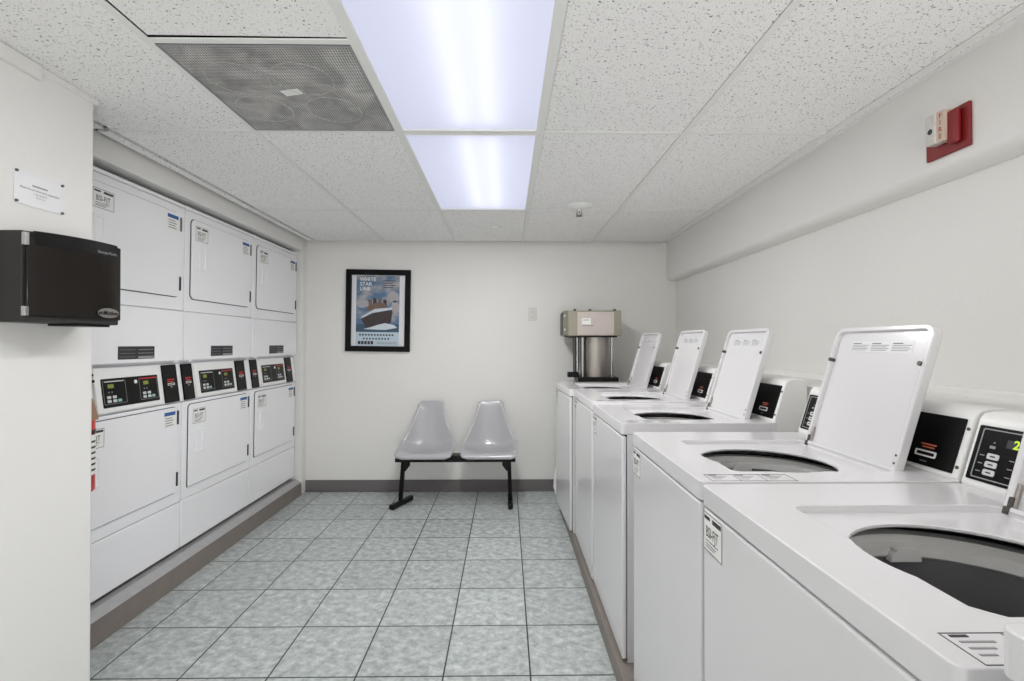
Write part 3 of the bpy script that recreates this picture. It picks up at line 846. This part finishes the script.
# wall outlet
ol = empty('wall_outlet', (.236, BW, CH + .262), 'small off-white electrical outlet plate on back wall left of the extractor', 'outlet')
F = frame((0, -.0005, 0), (1, 0, 0), (0, 0, 1))
MB().prism(rrect(-.036, .036, -.058, .058, .006), 0, .006, M['outlet'], F).build('cover_plate', ol, bevel=.002)
for zc in (.022, -.022):
    m_ = MB().prism(rrect(-.017, .017, zc - .014, zc + .014, .008), .006, .008, M['greyplastic'], F)
    for dx in (-.006, .006): m_.box(dx - .0012, dx + .0012, zc - .004, zc + .006, .008, .0084, M['dkprint'], F)
    m_.build('socket', ol)

# ------------------------------------------------------------------ fire alarm strobe on the right bulkhead
fa = empty('fire_alarm_strobe', (RB, 1.555, CH + .685), 'red fire alarm plate with clear strobe high on the right wall', 'fire alarm')
F = frame((0, 0, 0), (0, -1, 0), (0, 0, 1))
MB().prism(rrect(-.078, .078, -.071, .067, .004), 0, .010, M['alarmred'], F).build('back_plate', fa, bevel=.003)
MB().prism(rrect(.018, .056, -.050, .058, .01), .010, .032, M['alarmred'], F).build('horn', fa, bevel=.012, seg=4)
MB().prism(rrect(-.040, -.002, -.034, .064, .006), .010, .046, M['clear'], F).build('strobe_lens', fa, bevel=.008, seg=3)
hs = MB().prism(rrect(-.004, .026, -.034, .064, .004), .010, .042, M['beige'], F)
for i, ch in enumerate('FIRE'):
    hs.text(ch, .012, .048 - i * .022, .022, M['red'], F, .0424, bold=.0004)
hs.build('strobe_housing', fa)
MB().cyl(.009, .040, .0468, M['dkprint'], F @ Matrix.Translation((-.021, .010, 0)), 14).build('flash_tube', fa)

# ------------------------------------------------------------------ notice on the partition
nt = empty('notice_sign', (PX, 1.602, CH + .493), 'small white laminated notice screwed to the left partition above the dispenser', 'notice')
F = frame((.0005, 0, 0), (0, 1, 0), (0, 0, 1))
p = MB().prism(rrect(-.084, .084, -.053, .053, .003), 0, .002, M['paper'], F)
p.box(-.026, .026, .012, .017, .002, .0024, M['grey'], F)
p.text('Please do not leave items unattended', 0, .001, .0088, M['dkprint'], F, .0025)
p.text('in the machines', 0, -.011, .0075, M['midgrey'], F, .0025)
p.text('Thank you', 0, -.021, .0075, M['midgrey'], F, .0025)
p.build('sheet', nt)
for a in (-.078, .078):
    for b in (-.047, .047):
        MB().cyl(.0045, .001, .006, M['screw'], F @ Matrix.Translation((a, b, 0)), 12).build('screw', nt, smooth=True)

# ------------------------------------------------------------------ towel dispenser
td = empty('towel_dispenser', (PX, 1.6, CH + .06), 'black smoked plastic paper towel dispenser on the near left partition', 'towel dispenser')
yo = 1.6
arc = []
A = Vector((.092, 1.462 - yo)); B = Vector((.166, 1.722 - yo))
for i in range(17):
    t = i / 16; p = A.lerp(B, t); n = Vector((.26, -.088)).normalized()
    bul = .030 * (1 - (2 * t - 1) ** 2)
    p = p + n * bul
    if t > .97: pass
    arc.append((p.x, p.y))
base = [(.001, 1.456 - yo)] + [(.088, 1.456 - yo)] + [(a[0] - .004, a[1]) for a in arc] + [(.125, 1.748 - yo), (.001, 1.75 - yo)]
MB().prism(base, .006, .278, M['dispbody']).build('body', td, bevel=.006)
def off(pts, d):
    return [(q[0] + d * .95, q[1] - d * .3) for q in pts]
cover = off(arc, .006)
cv = MB().prism(cover + off(arc, -.004)[::-1], .022, .274, M['smoke'])
cvo = cv.build('cover', td, bevel=.003)
MB().prism(off(arc, .0062)[1:-1] + off(arc, -.004)[1:-1][::-1], .236, .279, M['frameblack']).build('cover_top_band', cvo)
for (za, zb) in ((.234, .272), (.024, .052)):
    MB().box(.090, .103, 1.452 - yo, 1.464 - yo, za, zb, M['chrome']).build('hinge_cap', td, bevel=.001)
# lettering follows the cover near its right end
def onarc(t, z, d=.0075):
    i = t * 16; k = min(int(i), 15); f_ = i - k
    a = Vector(off(arc, d)[k]); b = Vector(off(arc, d)[k + 1]); p = a.lerp(b, f_); dr_ = (b - a).normalized()
    return frame((p.x, p.y, z), (dr_.x, dr_.y, 0), (0, 0, 1))
tx = MB(); tx.text('Georgia-Pacific', 0, 0, .0125, M['grey'], onarc(.78, .246), .001)
tx.build('maker_lettering', cvo)
lg = MB()
G = onarc(.80, .044)
lg.prism([(.042 * math.cos(2 * PI * i / 24) * 1., .0165 * math.sin(2 * PI * i / 24)) for i in range(24)], 0, .001, M['chrome'], G)
lg.text('enMotion', 0, 0, .020, M['black'], G, .0014, bold=.0004)
lg.build('badge', cvo)
MB().box(.05, .15, -.02, .10, -.002, .007, M['blackmetal']).build('towel_slot', td)

# ------------------------------------------------------------------ fire extinguisher behind the partition
fe = empty('fire_extinguisher', (-1.688, 1.905, .72), 'red fire extinguisher peeking out behind the left partition edge', 'fire extinguisher')
MB().lathe([(0, 0), (.07, .0), (.078, .01), (.078, .32), (.06, .365), (.025, .385), (.022, .40), (0, .40)], M['extred'], I4, 36).build('cylinder', fe, smooth=True)
MB().lathe([(.0785, .07), (.0788, .07), (.0788, .225), (.0785, .225)], M['white'], I4, 36).build('label', fe, smooth=True)
q = MB()
for k in range(6): q.lathe([(.0792, .085 + k * .022), (.0792, .093 + k * .022)], M['dkprint'], I4, 60, -70 + 5 * (k % 2), 30)
q.build('label_printing', fe)
MB().lathe([(.079, .228), (.0795, .228), (.0795, .245), (.079, .245)], M['black'], I4, 36).build('band', fe, smooth=True)
MB().cyl(.018, .39, .43, M['blackmetal'], seg=14).box(-.02, .09, -.008, .008, .43, .44, M['blackmetal']).box(-.02, .085, -.008, .008, .455, .463, M['blackmetal']).build('valve', fe)
MB().prism([(-.028, -.05), (.028, -.05), (.022, .03), (.0, .055), (-.022, .03)], 0, .0015, M['tan'], frame((.082, -.01, .335), (.25, 1, 0), (-.2, 0, 1))).build('inspection_tag', fe)

# white hose end showing low behind the farthest washer
tag(MB().tube([(.468, 4.14, .42), (.450, 4.14, .28), (.428, 4.13, .17), (.420, 4.11, .10), (.432, 4.09, .05), (.462, 4.08, .022)], .022, M['plastic'], 14).build('drain_hose', smooth=True),
    'white drain hose bulging out low at the far corner of the farthest washer', 'hose')
